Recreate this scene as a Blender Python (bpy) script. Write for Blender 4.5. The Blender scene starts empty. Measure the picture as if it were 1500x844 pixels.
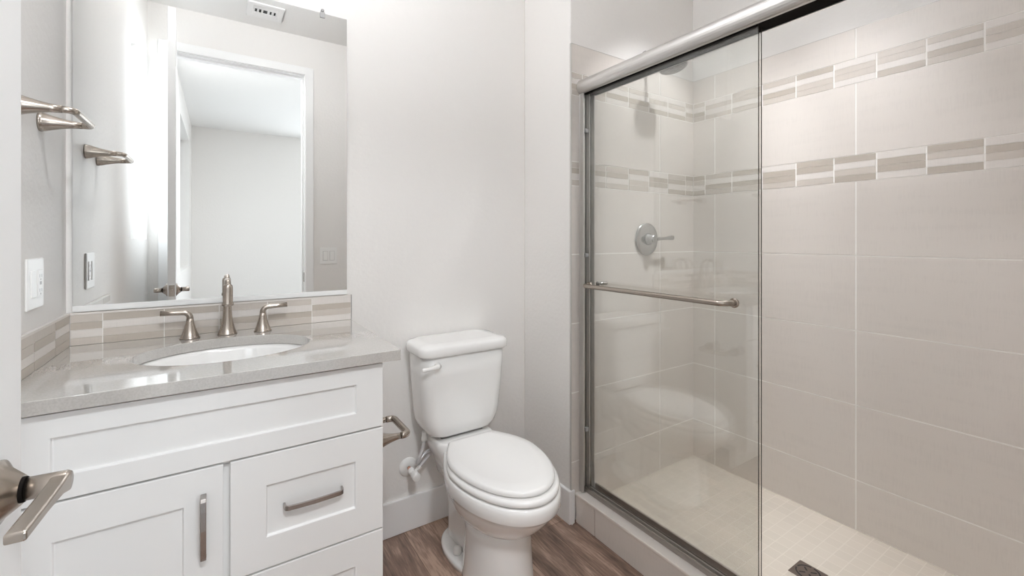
import bpy, bmesh, math, random
from mathutils import Vector, Matrix
random.seed(7)
S = bpy.context.scene
COL = S.collection
PI = math.pi

# ------------------------------------------------------------------ camera
cam_d = bpy.data.cameras.new('camera')
cam = bpy.data.objects.new('camera', cam_d)
COL.objects.link(cam)
cam.location = (0, 0, 1.25)
cam.rotation_euler = (PI / 2, 0, -math.atan((750 - 322.7) / 648.8))
cam_d.sensor_fit = 'HORIZONTAL'
cam_d.sensor_width = 36.0
cam_d.lens = 36.0 * 648.8 / 1500
cam_d.shift_y = -(422 - 350.5) / 1500
cam_d.clip_start = 0.02
S.camera = cam

# ------------------------------------------------------------------ light and exposure
S.view_settings.view_transform = 'Standard'
S.view_settings.look = 'None'
S.view_settings.gamma = 1
S.view_settings.use_curve_mapping = False
S.view_settings.exposure = 0.19
W = bpy.data.worlds.new('overcast_sky')
S.world = W
W.use_nodes = True
bg = W.node_tree.nodes['Background']
bg.inputs[0].default_value = (0.93, 0.97, 1.0, 1)
bg.inputs[1].default_value = 1.0
S.cycles.max_bounces = 18
S.cycles.diffuse_bounces = 12
S.cycles.glossy_bounces = 8
S.cycles.transparent_max_bounces = 24
S.cycles.caustics_reflective = False
S.cycles.sample_clamp_indirect = 6.0
S.cycles.blur_glossy = 0.0
S.cycles.use_adaptive_sampling = False

CAN_POWER = 4.5         # recessed shower can, main beam
CAN_WIDE = 1.0          # recessed shower can, wide spill
SPOT_FILL_POWER = 46.0        # extra spot added at the shower can, brightens the back wall
GLOBE_FILL_POWER = 19.0       # globe added as fill light for the bathroom
HALL_FILL_POWER = 33.0       # fill light added in the bedroom just outside the doorway
WIN1_POWER = 5.0       # daylight at the bathroom window
WIN3_FILL_POWER = 46.0       # fill lamp in the added far bedroom window


def portal(name, loc, rot, sx, sy):
    l = bpy.data.lights.new(name, 'AREA')
    l.shape = 'RECTANGLE'
    l.size, l.size_y = sx, sy
    l.cycles.is_portal = True
    o = bpy.data.objects.new(name, l)
    o.location = loc
    o.rotation_euler = rot
    COL.objects.link(o)


portal('window_daylight', (-0.54, 0.393, 1.853), (0, -PI / 2, 0), 1.2, 0.58)
portal('window_daylight', (-0.50, -2.325, 1.69), (0, -PI / 2, 0), 1.54, 1.45)
portal('window_daylight', (1.95, -3.79, 1.35), (PI / 2, 0, 0), 1.2, 2.1)  # portal of the added far bedroom window


def daylight(name, loc, rot, sx, sy, power):
    l = bpy.data.lights.new(name, 'AREA')
    l.shape = 'RECTANGLE'
    l.size, l.size_y = sx, sy
    l.energy = power
    l.color = (0.88, 0.945, 1.0)
    o = bpy.data.objects.new(name, l)
    o.location = loc
    o.rotation_euler = rot
    COL.objects.link(o)


daylight('window_boost_lamp', (-0.455, 0.393, 1.853), (0, -PI / 2, 0), 1.1, 0.5, WIN1_POWER)
daylight('window_boost_lamp', (1.95, -3.67, 1.35), (PI / 2, 0, 0), 1.1, 2.0, WIN3_FILL_POWER)  # lamp in the added far window, brightens the bathroom


# ------------------------------------------------------------------ materials
def mat(name, color, rough=0.5, metal=0.0, **kw):
    m = bpy.data.materials.new(name)
    m.use_nodes = True
    b = m.node_tree.nodes['Principled BSDF']
    b.inputs['Base Color'].default_value = (*color, 1)
    b.inputs['Roughness'].default_value = rough
    b.inputs['Metallic'].default_value = metal
    for k, v in kw.items():
        b.inputs[k.replace('_', ' ')].default_value = v
    return m


def nodes(m):
    nt = m.node_tree
    return nt, nt.nodes['Principled BSDF']


def N(nt, kind, **props):
    n = nt.nodes.new(kind)
    for k, v in props.items():
        setattr(n, k, v)
    return n


def coords(nt, scale=(1, 1, 1), rot=(0, 0, 0), loc=(0, 0, 0)):
    g = N(nt, 'ShaderNodeNewGeometry')
    mp = N(nt, 'ShaderNodeMapping')
    mp.inputs['Scale'].default_value = scale
    mp.inputs['Rotation'].default_value = rot
    mp.inputs['Location'].default_value = loc
    nt.links.new(g.outputs['Position'], mp.inputs['Vector'])
    return mp.outputs['Vector']


def add_bump(m, scale, strength, dist=0.002, detail=3.0, stretch=(1, 1, 1)):
    nt, b = nodes(m)
    t = N(nt, 'ShaderNodeTexNoise')
    t.inputs['Scale'].default_value = scale
    t.inputs['Detail'].default_value = detail
    nt.links.new(coords(nt, stretch), t.inputs['Vector'])
    bp = N(nt, 'ShaderNodeBump')
    bp.inputs['Strength'].default_value = strength
    bp.inputs['Distance'].default_value = dist
    nt.links.new(t.outputs['Fac'], bp.inputs['Height'])
    nt.links.new(bp.outputs['Normal'], b.inputs['Normal'])


def add_noise_color(m, c1, c2, scale, stretch=(1, 1, 1), detail=4.0, lo=0.35, hi=0.65):
    nt, b = nodes(m)
    t = N(nt, 'ShaderNodeTexNoise')
    t.inputs['Scale'].default_value = scale
    t.inputs['Detail'].default_value = detail
    nt.links.new(coords(nt, stretch), t.inputs['Vector'])
    r = N(nt, 'ShaderNodeValToRGB')
    r.color_ramp.elements[0].position = lo
    r.color_ramp.elements[1].position = hi
    r.color_ramp.elements[0].color = (*c1, 1)
    r.color_ramp.elements[1].color = (*c2, 1)
    nt.links.new(t.outputs['Fac'], r.inputs['Fac'])
    nt.links.new(r.outputs['Color'], b.inputs['Base Color'])


M = {}
M['wall'] = mat('wall_paint', (0.79, 0.772, 0.752), 0.55)
add_bump(M['wall'], 60, 0.3, 0.005, 5.0)
M['ceiling'] = mat('ceiling_paint', (0.84, 0.835, 0.825), 0.7)
add_bump(M['ceiling'], 90, 0.25, 0.003)
M['trim'] = mat('trim_paint', (0.86, 0.86, 0.86), 0.3)
M['cabinet'] = mat('cabinet_paint', (0.82, 0.82, 0.815), 0.35)
M['gap'] = mat('cabinet_shadow_gap', (0.45, 0.45, 0.45), 0.6)
M['porcelain'] = mat('white_porcelain', (0.84, 0.835, 0.825), 0.08, Coat_Weight=0.5, Coat_Roughness=0.03)
M['seat'] = mat('white_seat_plastic', (0.83, 0.82, 0.81), 0.18)
M['plastic'] = mat('white_plastic', (0.84, 0.835, 0.82), 0.3)
M['dark'] = mat('dark_slot', (0.015, 0.014, 0.013), 0.6)
M['nickel'] = mat('brushed_nickel', (0.43, 0.38, 0.335), 0.26, 1.0)
add_bump(M['nickel'], 400, 0.06, 0.0005, 2.0, (1, 1, 0.05))
M['satin'] = mat('satin_aluminium', (0.68, 0.665, 0.65), 0.42, 1.0)
M['pull'] = mat('pewter_pull', (0.42, 0.39, 0.37), 0.25, 1.0)
M['chrome'] = mat('satin_chrome', (0.52, 0.52, 0.515), 0.2, 1.0)
M['copper'] = mat('copper_pipe', (0.75, 0.36, 0.24), 0.25, 1.0)
M['drain'] = mat('drain_bronze', (0.22, 0.18, 0.16), 0.4, 1.0)
M['mirror'] = mat('silvered_mirror', (0.93, 0.94, 0.935), 0.0, 1.0)
M['channel'] = mat('mirror_channel', (0.86, 0.86, 0.855), 0.22, 0.0)
M['braid'] = mat('braided_hose', (0.62, 0.61, 0.62), 0.35, 0.5)
M['clip'] = mat('clear_plastic_clip', (0.85, 0.85, 0.85), 0.1, 0.0, Transmission_Weight=0.6)
M['black'] = mat('black_channel', (0.012, 0.010, 0.009), 0.9, Specular_IOR_Level=0.05)
M['glass_edge'] = mat('glass_edge_dark', (0.055, 0.05, 0.045), 0.25)
M['grout'] = mat('tile_grout', (0.92, 0.90, 0.87), 0.8)
M['lamp'] = mat('lamp_lens', (0.9, 0.9, 0.88), 0.4)

# quartz worktop
M['quartz'] = mat('quartz_top', (0.50, 0.48, 0.455), 0.10, Coat_Weight=1.0, Coat_Roughness=0.02, Coat_IOR=1.9)
add_noise_color(M['quartz'], (0.455, 0.435, 0.41), (0.525, 0.505, 0.48), 260, detail=6, lo=0.3, hi=0.6)


def linen(name, c, rough=0.32):
    m = mat(name, c, rough)
    d = tuple(x * 0.975 for x in c)
    e = tuple(min(1, x * 1.015) for x in c)
    nt, b = nodes(m)
    t1 = N(nt, 'ShaderNodeTexNoise'); t1.inputs['Scale'].default_value = 9; t1.inputs['Detail'].default_value = 7
    t2 = N(nt, 'ShaderNodeTexNoise'); t2.inputs['Scale'].default_value = 30; t2.inputs['Detail'].default_value = 5
    nt.links.new(coords(nt, (0.5, 0.5, 4)), t1.inputs['Vector'])
    nt.links.new(coords(nt, (10, 10, 0.8)), t2.inputs['Vector'])
    mx = N(nt, 'ShaderNodeMath', operation='ADD')
    nt.links.new(t1.outputs['Fac'], mx.inputs[0]); nt.links.new(t2.outputs['Fac'], mx.inputs[1])
    r = N(nt, 'ShaderNodeValToRGB')
    r.color_ramp.elements[0].position = 0.75; r.color_ramp.elements[1].position = 1.25
    r.color_ramp.elements[0].color = (*d, 1); r.color_ramp.elements[1].color = (*e, 1)
    half = N(nt, 'ShaderNodeMath', operation='MULTIPLY'); half.inputs[1].default_value = 1.0
    nt.links.new(mx.outputs[0], half.inputs[0])
    nt.links.new(half.outputs[0], r.inputs['Fac'])
    nt.links.new(r.outputs['Color'], b.inputs['Base Color'])
    return m


M['tile'] = linen('linen_tile', (0.70, 0.655, 0.615))
M['strip_L'] = linen('mosaic_light', (0.725, 0.685, 0.65))
M['strip_M'] = linen('mosaic_mid', (0.585, 0.535, 0.485))
M['strip_D'] = linen('mosaic_dark', (0.49, 0.44, 0.385))

# shower floor: small square mosaic
m = mat('shower_floor_mosaic', (0.6, 0.55, 0.49), 0.35)
nt, b = nodes(m)
br = N(nt, 'ShaderNodeTexBrick', offset=0.0, squash=1.0)
br.inputs['Color1'].default_value = (0.56, 0.505, 0.44, 1)
br.inputs['Color2'].default_value = (0.525, 0.475, 0.415, 1)
br.inputs['Mortar'].default_value = (0.60, 0.55, 0.485, 1)
br.inputs['Scale'].default_value = 1.0
br.inputs['Mortar Size'].default_value = 0.0016
br.inputs['Brick Width'].default_value = 0.052
br.inputs['Row Height'].default_value = 0.052
nt.links.new(coords(nt), br.inputs['Vector'])
nt.links.new(br.outputs['Color'], b.inputs['Base Color'])
M['mosaic'] = m

# vinyl plank floor, boards along Y
m = mat('vinyl_plank_floor', (0.2, 0.14, 0.11), 0.42)
nt, b = nodes(m)
br = N(nt, 'ShaderNodeTexBrick', offset=0.37, squash=1.0)
br.inputs['Color1'].default_value = (0.0, 0.0, 0.0, 1)
br.inputs['Color2'].default_value = (1, 1, 1, 1)
br.inputs['Mortar'].default_value = (0.25, 0.25, 0.25, 1)
br.inputs['Scale'].default_value = 1.0
br.inputs['Mortar Size'].default_value = 0.0012
br.inputs['Brick Width'].default_value = 1.22
br.inputs['Row Height'].default_value = 0.178
nt.links.new(coords(nt, rot=(0, 0, PI / 2), loc=(0.3, 0.06, 0)), br.inputs['Vector'])
g1 = N(nt, 'ShaderNodeTexNoise'); g1.inputs['Scale'].default_value = 6; g1.inputs['Detail'].default_value = 8
g1.inputs['Roughness'].default_value = 0.6; g1.inputs['Distortion'].default_value = 0.6
nt.links.new(coords(nt, (2.4, 0.4, 1)), g1.inputs['Vector'])
g2 = N(nt, 'ShaderNodeTexNoise'); g2.inputs['Scale'].default_value = 30; g2.inputs['Detail'].default_value = 6
nt.links.new(coords(nt, (5, 0.45, 1)), g2.inputs['Vector'])
a1 = N(nt, 'ShaderNodeMath', operation='MULTIPLY_ADD'); a1.inputs[1].default_value = 0.55
nt.links.new(g2.outputs['Fac'], a1.inputs[0]); nt.links.new(g1.outputs['Fac'], a1.inputs[2])
a2 = N(nt, 'ShaderNodeMath', operation='MULTIPLY_ADD'); a2.inputs[1].default_value = 0.16
nt.links.new(br.outputs['Color'], a2.inputs[0]); nt.links.new(a1.outputs[0], a2.inputs[2])
r = N(nt, 'ShaderNodeValToRGB')
r.color_ramp.elements[0].position = 0.58; r.color_ramp.elements[0].color = (0.105, 0.067, 0.052, 1)
r.color_ramp.elements[1].position = 1.10; r.color_ramp.elements[1].color = (0.46, 0.325, 0.25, 1)
e = r.color_ramp.elements.new(0.84); e.color = (0.26, 0.174, 0.135, 1)
nt.links.new(a2.outputs[0], r.inputs['Fac'])
dk = N(nt, 'ShaderNodeMixRGB', blend_type='MULTIPLY')
nt.links.new(br.outputs['Fac'], dk.inputs['Fac'])
nt.links.new(r.outputs['Color'], dk.inputs['Color1'])
dk.inputs['Color2'].default_value = (0.55, 0.5, 0.45, 1)
nt.links.new(dk.outputs['Color'], b.inputs['Base Color'])
M['wood'] = m


# thin clear glass: transparent + mirror reflection by Schlick's law
def thin_glass(name, tint, f0=0.085):
    m = bpy.data.materials.new(name)
    m.use_nodes = True
    nt = m.node_tree
    nt.nodes.clear()
    out = N(nt, 'ShaderNodeOutputMaterial')
    lw = N(nt, 'ShaderNodeLayerWeight'); lw.inputs['Blend'].default_value = 0.5
    p = N(nt, 'ShaderNodeMath', operation='POWER'); p.inputs[1].default_value = 5.0
    nt.links.new(lw.outputs['Facing'], p.inputs[0])
    ma = N(nt, 'ShaderNodeMath', operation='MULTIPLY_ADD')
    ma.inputs[1].default_value = 1 - f0; ma.inputs[2].default_value = f0
    nt.links.new(p.outputs[0], ma.inputs[0])
    tr = N(nt, 'ShaderNodeBsdfTransparent'); tr.inputs[0].default_value = (*tint, 1)
    gl = N(nt, 'ShaderNodeBsdfGlossy'); gl.inputs['Roughness'].default_value = 0.0
    mx = N(nt, 'ShaderNodeMixShader')
    nt.links.new(ma.outputs[0], mx.inputs[0])
    nt.links.new(tr.outputs[0], mx.inputs[1]); nt.links.new(gl.outputs[0], mx.inputs[2])
    nt.links.new(mx.outputs[0], out.inputs[0])
    return m


M['glass'] = thin_glass('clear_shower_glass', (0.982, 0.988, 0.982))
M['window_glass'] = thin_glass('window_glass', (0.99, 0.995, 0.99), 0.02)


# ------------------------------------------------------------------ geometry helpers
class MB:
    """collects shapes, then links them as one mesh object"""

    def __init__(self):
        self.bm = bmesh.new()

    def face(self, vs, mi=0, smooth=False):
        try:
            f = self.bm.faces.new(vs)
        except ValueError:
            return None
        f.material_index = mi
        f.smooth = smooth
        return f

    def box(self, x0, x1, y0, y1, z0, z1, mi=0):
        v = [self.bm.verts.new(p) for p in
             [(x0, y0, z0), (x1, y0, z0), (x1, y1, z0), (x0, y1, z0),
              (x0, y0, z1), (x1, y0, z1), (x1, y1, z1), (x0, y1, z1)]]
        for q in [(0, 3, 2, 1), (4, 5, 6, 7), (0, 1, 5, 4), (1, 2, 6, 5), (2, 3, 7, 6), (3, 0, 4, 7)]:
            self.face([v[i] for i in q], mi)
        return self

    def loft(self, rings, mi=0, cap0=True, cap1=True, smooth=True, closed=False):
        R = [[self.bm.verts.new(p) for p in r] for r in rings]
        n = len(R[0])
        pairs = list(zip(R, R[1:])) + ([(R[-1], R[0])] if closed else [])
        for a, c in pairs:
            for i in range(n):
                j = (i + 1) % n
                self.face([a[i], a[j], c[j], c[i]], mi, smooth)
        if not closed:
            if cap0: self.face(list(reversed(R[0])), mi, False)
            if cap1: self.face(R[-1], mi, False)
        return self

    def lathe(self, prof, origin=(0, 0, 0), axis=(0, 0, 1), n=32, mi=0, cap=True, sx=1.0):
        """prof: list of (radius, distance along axis)"""
        ax = Vector(axis).normalized()
        up = Vector((0, 0, 1)) if abs(ax.z) < 0.9 else Vector((1, 0, 0))
        u = up.cross(ax).normalized()
        w = ax.cross(u)
        o = Vector(origin)
        rings = [[o + ax * d + (u * math.cos(2 * PI * k / n) * sx + w * math.sin(2 * PI * k / n)) * max(r, 1e-5)
                  for k in range(n)] for r, d in prof]
        return self.loft(rings, mi, cap, cap)

    def tube(self, pts, rad, n=16, mi=0, flat=1.0, flat_dir=None):
        """sweep a circle (or an ellipse) along points; rad one number or one per point"""
        P = [Vector(p) for p in pts]
        if not isinstance(rad, (list, tuple)): rad = [rad] * len(P)
        T = []
        for i in range(len(P)):
            a = P[max(0, i - 1)]; c = P[min(len(P) - 1, i + 1)]
            T.append((c - a).normalized())
        ref = Vector(flat_dir) if flat_dir else (Vector((0, 0, 1)) if abs(T[0].z) < 0.9 else Vector((1, 0, 0)))
        u = (ref - T[0] * ref.dot(T[0])).normalized()
        rings = []
        for i in range(len(P)):
            u = (u - T[i] * u.dot(T[i])).normalized()
            w = T[i].cross(u)
            rings.append([P[i] + (u * math.cos(2 * PI * k / n) * flat + w * math.sin(2 * PI * k / n)) * rad[i]
                          for k in range(n)])
        return self.loft(rings, mi)

    def prism(self, poly, axis, a, c, mi=0, smooth=False):
        """extrude a 2-D polygon along axis 'x','y' or 'z' from a to c"""
        def pt(p, d):
            return {'x': (d, p[0], p[1]), 'y': (p[0], d, p[1]), 'z': (p[0], p[1], d)}[axis]
        self.loft([[pt(p, a) for p in poly], [pt(p, c) for p in poly]], mi, smooth=smooth)
        return self

    def build(self, name, mats, parent=None, bevel=0, seg=2, weld=True, angle=40):
        bmesh.ops.remove_doubles(self.bm, verts=self.bm.verts, dist=1e-6)
        bmesh.ops.recalc_face_normals(self.bm, faces=self.bm.faces)
        me = bpy.data.meshes.new(name)
        xs = [v.co.copy() for v in self.bm.verts]
        lo = Vector((min(v.x for v in xs), min(v.y for v in xs), min(v.z for v in xs)))
        hi = Vector((max(v.x for v in xs), max(v.y for v in xs), max(v.z for v in xs)))
        c = (lo + hi) / 2
        c.z = lo.z
        for v in self.bm.verts: v.co -= c
        self.bm.to_mesh(me)
        self.bm.free()
        if not isinstance(mats, (list, tuple)): mats = [mats]
        for q in mats: me.materials.append(q)
        o = bpy.data.objects.new(name, me)
        COL.objects.link(o)
        if parent:
            o.parent = parent
            o.location = c - world_loc(parent)
        else:
            o.location = c
        if bevel:
            bv = o.modifiers.new('edge_rounding', 'BEVEL')
            bv.width = bevel; bv.segments = seg; bv.limit_method = 'ANGLE'; bv.angle_limit = math.radians(angle)
            bv.harden_normals = False
        return o


def world_loc(o):
    p = Vector((0, 0, 0))
    while o:
        p += Vector(o.location)
        o = o.parent
    return p


def tag(o, label=None, cat=None, group=None, kind=None):
    if label: o['label'] = label
    if cat: o['category'] = cat
    if group: o['group'] = group
    if kind: o['kind'] = kind
    return o


def thing(name, loc, label, cat, group=None):
    o = bpy.data.objects.new(name, None)
    o.empty_display_size = 0.05
    COL.objects.link(o)
    o.location = loc
    return tag(o, label, cat, group)


def structure(o, label, cat):
    return tag(o, label, cat, None, 'structure')


def rrect(hx, hy, cx, cy, r, z, n=6):
    """rounded rectangle ring at height z"""
    P = []
    for (sx, sy, a0) in ((1, 1, 0), (-1, 1, PI / 2), (-1, -1, PI), (1, -1, 1.5 * PI)):
        for k in range(n + 1):
            a = a0 + PI / 2 * k / n
            P.append((cx + sx * (hx - r) + r * math.cos(a), cy + sy * (hy - r) + r * math.sin(a), z))
    return P


def smoothcurve(pts, n=8):
    """Catmull-Rom through pts"""
    P = [Vector(p) for p in pts]
    P = [P[0] * 2 - P[1]] + P + [P[-1] * 2 - P[-2]]
    out = []
    for i in range(1, len(P) - 2):
        a, b_, c, d = P[i - 1], P[i], P[i + 1], P[i + 2]
        for k in range(n):
            t = k / n
            out.append(0.5 * ((2 * b_) + (c - a) * t + (2 * a - 5 * b_ + 4 * c - d) * t * t + (3 * b_ - a - 3 * c + d) * t ** 3))
    out.append(P[-2])
    return out


# ------------------------------------------------------------------ key planes
CZ = 2.763           # ceiling
XL = -0.385          # left wall face
YB = 1.84            # vanity back wall face
XP = 1.286           # side of the plumbing wall
YS = 1.481           # shower back tile face
XR = 2.165           # shower right tile face
YD = 0.05            # door wall face (bathroom side)
YDB = -0.065         # door wall face (bedroom side)
DX0, DX1, DZ = -0.27, 0.525, 2.47   # rough door opening (jamb faces 19 mm inside the casing)
SF = 0.064           # shower floor height

# ------------------------------------------------------------------ room shell
q = MB().box(-0.6, 1.40, YDB, 2.0, -0.10, 0.0)
structure(q.build('floor', M['wood']), 'brown vinyl plank floor of the bathroom', 'floor')
q = MB().box(1.40, 2.30, YDB, 2.0, -0.10, SF)
structure(q.build('floor_shower', M['mosaic']), 'beige square mosaic floor of the shower', 'floor')
q = MB().box(-0.6, 2.4, YDB, 2.0, CZ, CZ + 0.1)
structure(q.build('ceiling', M['ceiling']), 'white bathroom ceiling seen in the mirror', 'ceiling')
q = MB().box(-0.6, XP + 0.2, YB, 2.0, 0, CZ)
structure(q.build('wall_back', M['wall']), 'white textured wall behind the vanity and toilet', 'wall')
q = MB().box(XP, 2.4, YS + 0.007, YB, 0, CZ)
structure(q.build('wall_return', M['wall'], bevel=0.008, seg=3), 'white furred out wall end between toilet and shower', 'wall')
q = MB().box(XR + 0.007, 2.4, YDB, YS + 0.007, 0, CZ)
structure(q.build('wall_right', M['wall']), 'white wall above the tile on the shower right side', 'wall')
# left wall with its window opening
WY0, WY1, WZ0, WZ1 = 0.10, 0.685, 1.25, 2.456
q = MB()
q.box(-0.52, XL, YD - 0.115, WY0, 0, CZ); q.box(-0.52, XL, WY1, YB, 0, CZ)
q.box(-0.52, XL, WY0, WY1, 0, WZ0); q.box(-0.52, XL, WY0, WY1, WZ1, CZ)
structure(q.build('wall_left', M['wall']), 'white textured wall left of the vanity', 'wall')
# door wall
q = MB()
q.box(XL, DX0 - 0.019, YDB, YD, 0, CZ); q.box(DX1 + 0.019, 2.30, YDB, YD, 0, CZ)
q.box(DX0 - 0.019, DX1 + 0.019, YDB, YD, DZ + 0.019, CZ)
structure(q.build('wall_front', M['wall']), 'wall holding the doorway, seen only in the mirror', 'wall')
# bedroom beyond the door
q = MB().box(-0.5, 2.9, -3.75, YDB, -0.10, 0.0)
structure(q.build('floor_bedroom', mat('grey_carpet', (0.33, 0.335, 0.345), 0.95)), 'bedroom floor beyond the doorway', 'floor')
q = MB().box(-0.5, 2.9, -3.75, YDB, CZ, CZ + 0.1)
structure(q.build('ceiling_bedroom', M['ceiling']), 'white bedroom ceiling seen in the mirror', 'ceiling')
FX0, FX1, FZ0, FZ1 = 1.35, 2.55, 0.30, 2.40
q = MB()
q.box(-0.5, FX0, -3.74, -3.62, 0, CZ); q.box(FX1, 2.9, -3.74, -3.62, 0, CZ)
q.box(FX0, FX1, -3.74, -3.62, 0, FZ0); q.box(FX0, FX1, -3.74, -3.62, FZ1, CZ)
structure(q.build('wall_bedroom_far', M['wall']), 'white far bedroom wall seen through the doorway in the mirror', 'wall')
BY0, BY1, BZ0, BZ1 = -3.05, -1.60, 0.917, 2.46
q = MB()
q.box(-0.47, -0.32, -3.62, BY0, 0, CZ); q.box(-0.47, -0.32, BY1, YDB, 0, CZ)
q.box(-0.47, -0.32, BY0, BY1, 0, BZ0); q.box(-0.47, -0.32, BY0, BY1, BZ1, CZ)
structure(q.build('wall_bedroom_left', M['wall']), 'bedroom wall with a tall window, seen in the mirror', 'wall')
q = MB().box(2.70, 2.83, -3.62, YDB, 0, CZ)
structure(q.build('wall_bedroom_right', M['wall']), 'white bedroom right wall', 'wall')


def window(name, x0, x1, y0, y1, z0, z1, label, mull=False):
    q = MB()
    w = 0.035
    q.box(x0, x1, y0, y0 + w, z0, z1); q.box(x0, x1, y1 - w, y1, z0, z1)
    q.box(x0, x1, y0 + w, y1 - w, z0, z0 + w); q.box(x0, x1, y0 + w, y1 - w, z1 - w, z1)
    if mull: q.box(x0, x1, (y0 + y1) / 2 - w / 2, (y0 + y1) / 2 + w / 2, z0 + w, z1 - w)
    fr = structure(q.build(name, M['trim'], bevel=0.003), label, 'window')
    xc = (x0 + x1) / 2
    MB().box(xc - 0.003, xc + 0.003, y0 + w, y1 - w, z0 + w, z1 - w).build('pane', M['window_glass'], fr)


window('window_1', -0.515, -0.465, WY0, WY1, WZ0, WZ1, 'tall bright bathroom window behind the open door, in the mirror')
window('window_2', -0.465, -0.415, BY0, BY1, BZ0, BZ1, 'bright bedroom window on the left wall, in the mirror')
# unseen window added on the far bedroom wall to light the bathroom
q = MB()
for x0_, x1_, z0_, z1_ in ((FX0, FX0 + 0.035, FZ0, FZ1), (FX1 - 0.035, FX1, FZ0, FZ1), (FX0 + 0.035, FX1 - 0.035, FZ0, FZ0 + 0.035), (FX0 + 0.035, FX1 - 0.035, FZ1 - 0.035, FZ1)):
    q.box(x0_, x1_, -3.735, -3.685, z0_, z1_)
w3 = structure(q.build('window_3_added', M['trim'], bevel=0.003), 'unseen tall window added on the far bedroom wall to light the bathroom', 'window')
MB().box(FX0 + 0.035, FX1 - 0.035, -3.713, -3.707, FZ0 + 0.035, FZ1 - 0.035).build('pane', M['window_glass'], w3)

# ------------------------------------------------------------------ door casing, jamb, baseboards
q = MB()
CT = 0.016
q.box(DX0 - 0.062, DX0 - 0.005, YD, YD + CT, 0, DZ + 0.062)
q.box(DX1 + 0.005, DX1 + 0.062, YD, YD + CT, 0, DZ + 0.062)
q.box(DX0 - 0.005, DX1 + 0.005, YD, YD + CT, DZ + 0.005, DZ + 0.062)
q.box(DX0 - 0.062, DX0 - 0.005, YDB - CT, YDB, 0, DZ + 0.062)
q.box(DX1 + 0.005, DX1 + 0.062, YDB - CT, YDB, 0, DZ + 0.062)
q.box(DX0 - 0.005, DX1 + 0.005, YDB - CT, YDB, DZ + 0.005, DZ + 0.062)
casing = structure(q.build('trim_1', M['trim'], bevel=0.004), 'white casing around the doorway, in the mirror', 'door casing')
q = MB()
q.box(DX0 - 0.019, DX0, YDB, YD, 0, DZ + 0.019); q.box(DX1, DX1 + 0.019, YDB, YD, 0, DZ + 0.019)
q.box(DX0, DX1, YDB, YD, DZ, DZ + 0.019)
q.box(DX0, DX0 + 0.012, YDB + 0.03, YD - 0.04, 0, DZ); q.box(DX1 - 0.012, DX1, YDB + 0.03, YD - 0.04, 0, DZ)
q.box(DX0 + 0.012, DX1 - 0.012, YDB + 0.03, YD - 0.04, DZ - 0.012, DZ)
jamb = structure(q.build('trim_2', M['trim'], bevel=0.002), 'white door jamb lining the doorway, in the mirror', 'door jamb')
MB().box(DX1 - 0.0015, DX1 + 0.001, YD - 0.034, YD - 0.006, 0.93, 1.0).build('strike_plate', M['nickel'], jamb)

BH = 0.1465


def base_profile(t):
    return [(0, 0), (t, 0), (t, BH - 0.012), (t * 0.55, BH), (0, BH)]


def baseboard(name, boxes, label):
    q = MB()
    for bx in boxes: q.box(*bx)
    structure(q.build(name, M['trim'], bevel=0.004, seg=2), label, 'baseboard')


bt = 0.014
baseboard('baseboard_back', [(0.395, XP - bt, YB - bt, YB, 0, BH)], 'tall white baseboard behind the toilet')
baseboard('baseboard_return', [(XP - bt, XP, YS - 0.006, YB, 0, BH), (XP, 1.3045, YS - 0.006, YS + 0.007, 0, BH)],
          'white baseboard wrapping the wall end beside the shower curb')
baseboard('baseboard_left', [(XL, XL + bt, YD + CT, 1.25, 0, BH)], 'white baseboard on the left wall behind the door')
baseboard('baseboard_front', [(DX1 + 0.062, 1.30, YD, YD + bt, 0, BH)], 'white baseboard on the doorway wall')
baseboard('baseboard_bedroom', [(-0.32, 2.70, -3.62, -3.62 + bt, 0, BH)], 'white baseboard along the far bedroom wall')

# ------------------------------------------------------------------ shower tile
ROWS = [SF, 0.268, 0.573, 0.878, 1.183, 1.487]           # plain rows below the lower band
BAND2 = (1.487, 1.592)
MIDROW = (1.592, 1.887)
BAND1 = (1.887, 1.986)
TOP = (1.986, 2.111)
G = 0.0027
LETTER = {'L': 1, 'M': 2, 'D': 3}


def tiled_wall(name, axis, plane, a0, a1, joints, band_joints, b1, b2, sgn, label):
    """plain tiles, two strip bands; axis is the running direction; sgn points from the wall into the room"""
    q = MB()
    back = plane - sgn * 0.0070
    face = plane
    gface = plane - sgn * 0.0012

    def bx(u0, u1, z0, z1, fc, mi):
        lo, hi = sorted((back, fc))
        if axis == 'y': q.box(lo, hi, u0, u1, z0, z1, mi)
        else: q.box(u0, u1, lo, hi, z0, z1, mi)
    bx(a0, a1, SF, 2.1105, gface, 4)
    J = [a0] + sorted(j for j in joints if a0 < j < a1) + [a1]
    for z0, z1 in list(zip(ROWS, ROWS[1:])) + [MIDROW, TOP]:
        for u0, u1 in zip(J, J[1:]):
            bx(u0 + (G if u0 != a0 else 0), u1 - (G if u1 != a1 else 0), z0 + G, z1 - (G if z1 < 2.1 else 0), face, 0)
    BJ = [a0] + sorted(j for j in band_joints if a0 < j < a1) + [a1]
    for (z0, z1), code in ((BAND1, b1), (BAND2, b2)):
        h = (z1 - z0) / 4
        for i, (u0, u1) in enumerate(zip(BJ, BJ[1:])):
            c = code[i] if i < len(code) else random.choice(['LMDL', 'MLDM', 'DLMD', 'LDDM'])
            for k in range(4):
                t = z1 - k * h
                bx(u0 + G, u1 - G, t - h + 0.0007, t - 0.0007, face, LETTER[c[k]])
    o = q.build(name, [M['tile'], M['strip_L'], M['strip_M'], M['strip_D'], M['grout']])
    structure(o, label, 'tiled wall')
    return o


bj = [1.2619 + 0.148, 1.2619, 1.1112, 0.9623, 0.8148, 0.6691, 0.5213, 0.3726, 0.2245, 0.0765]
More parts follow.
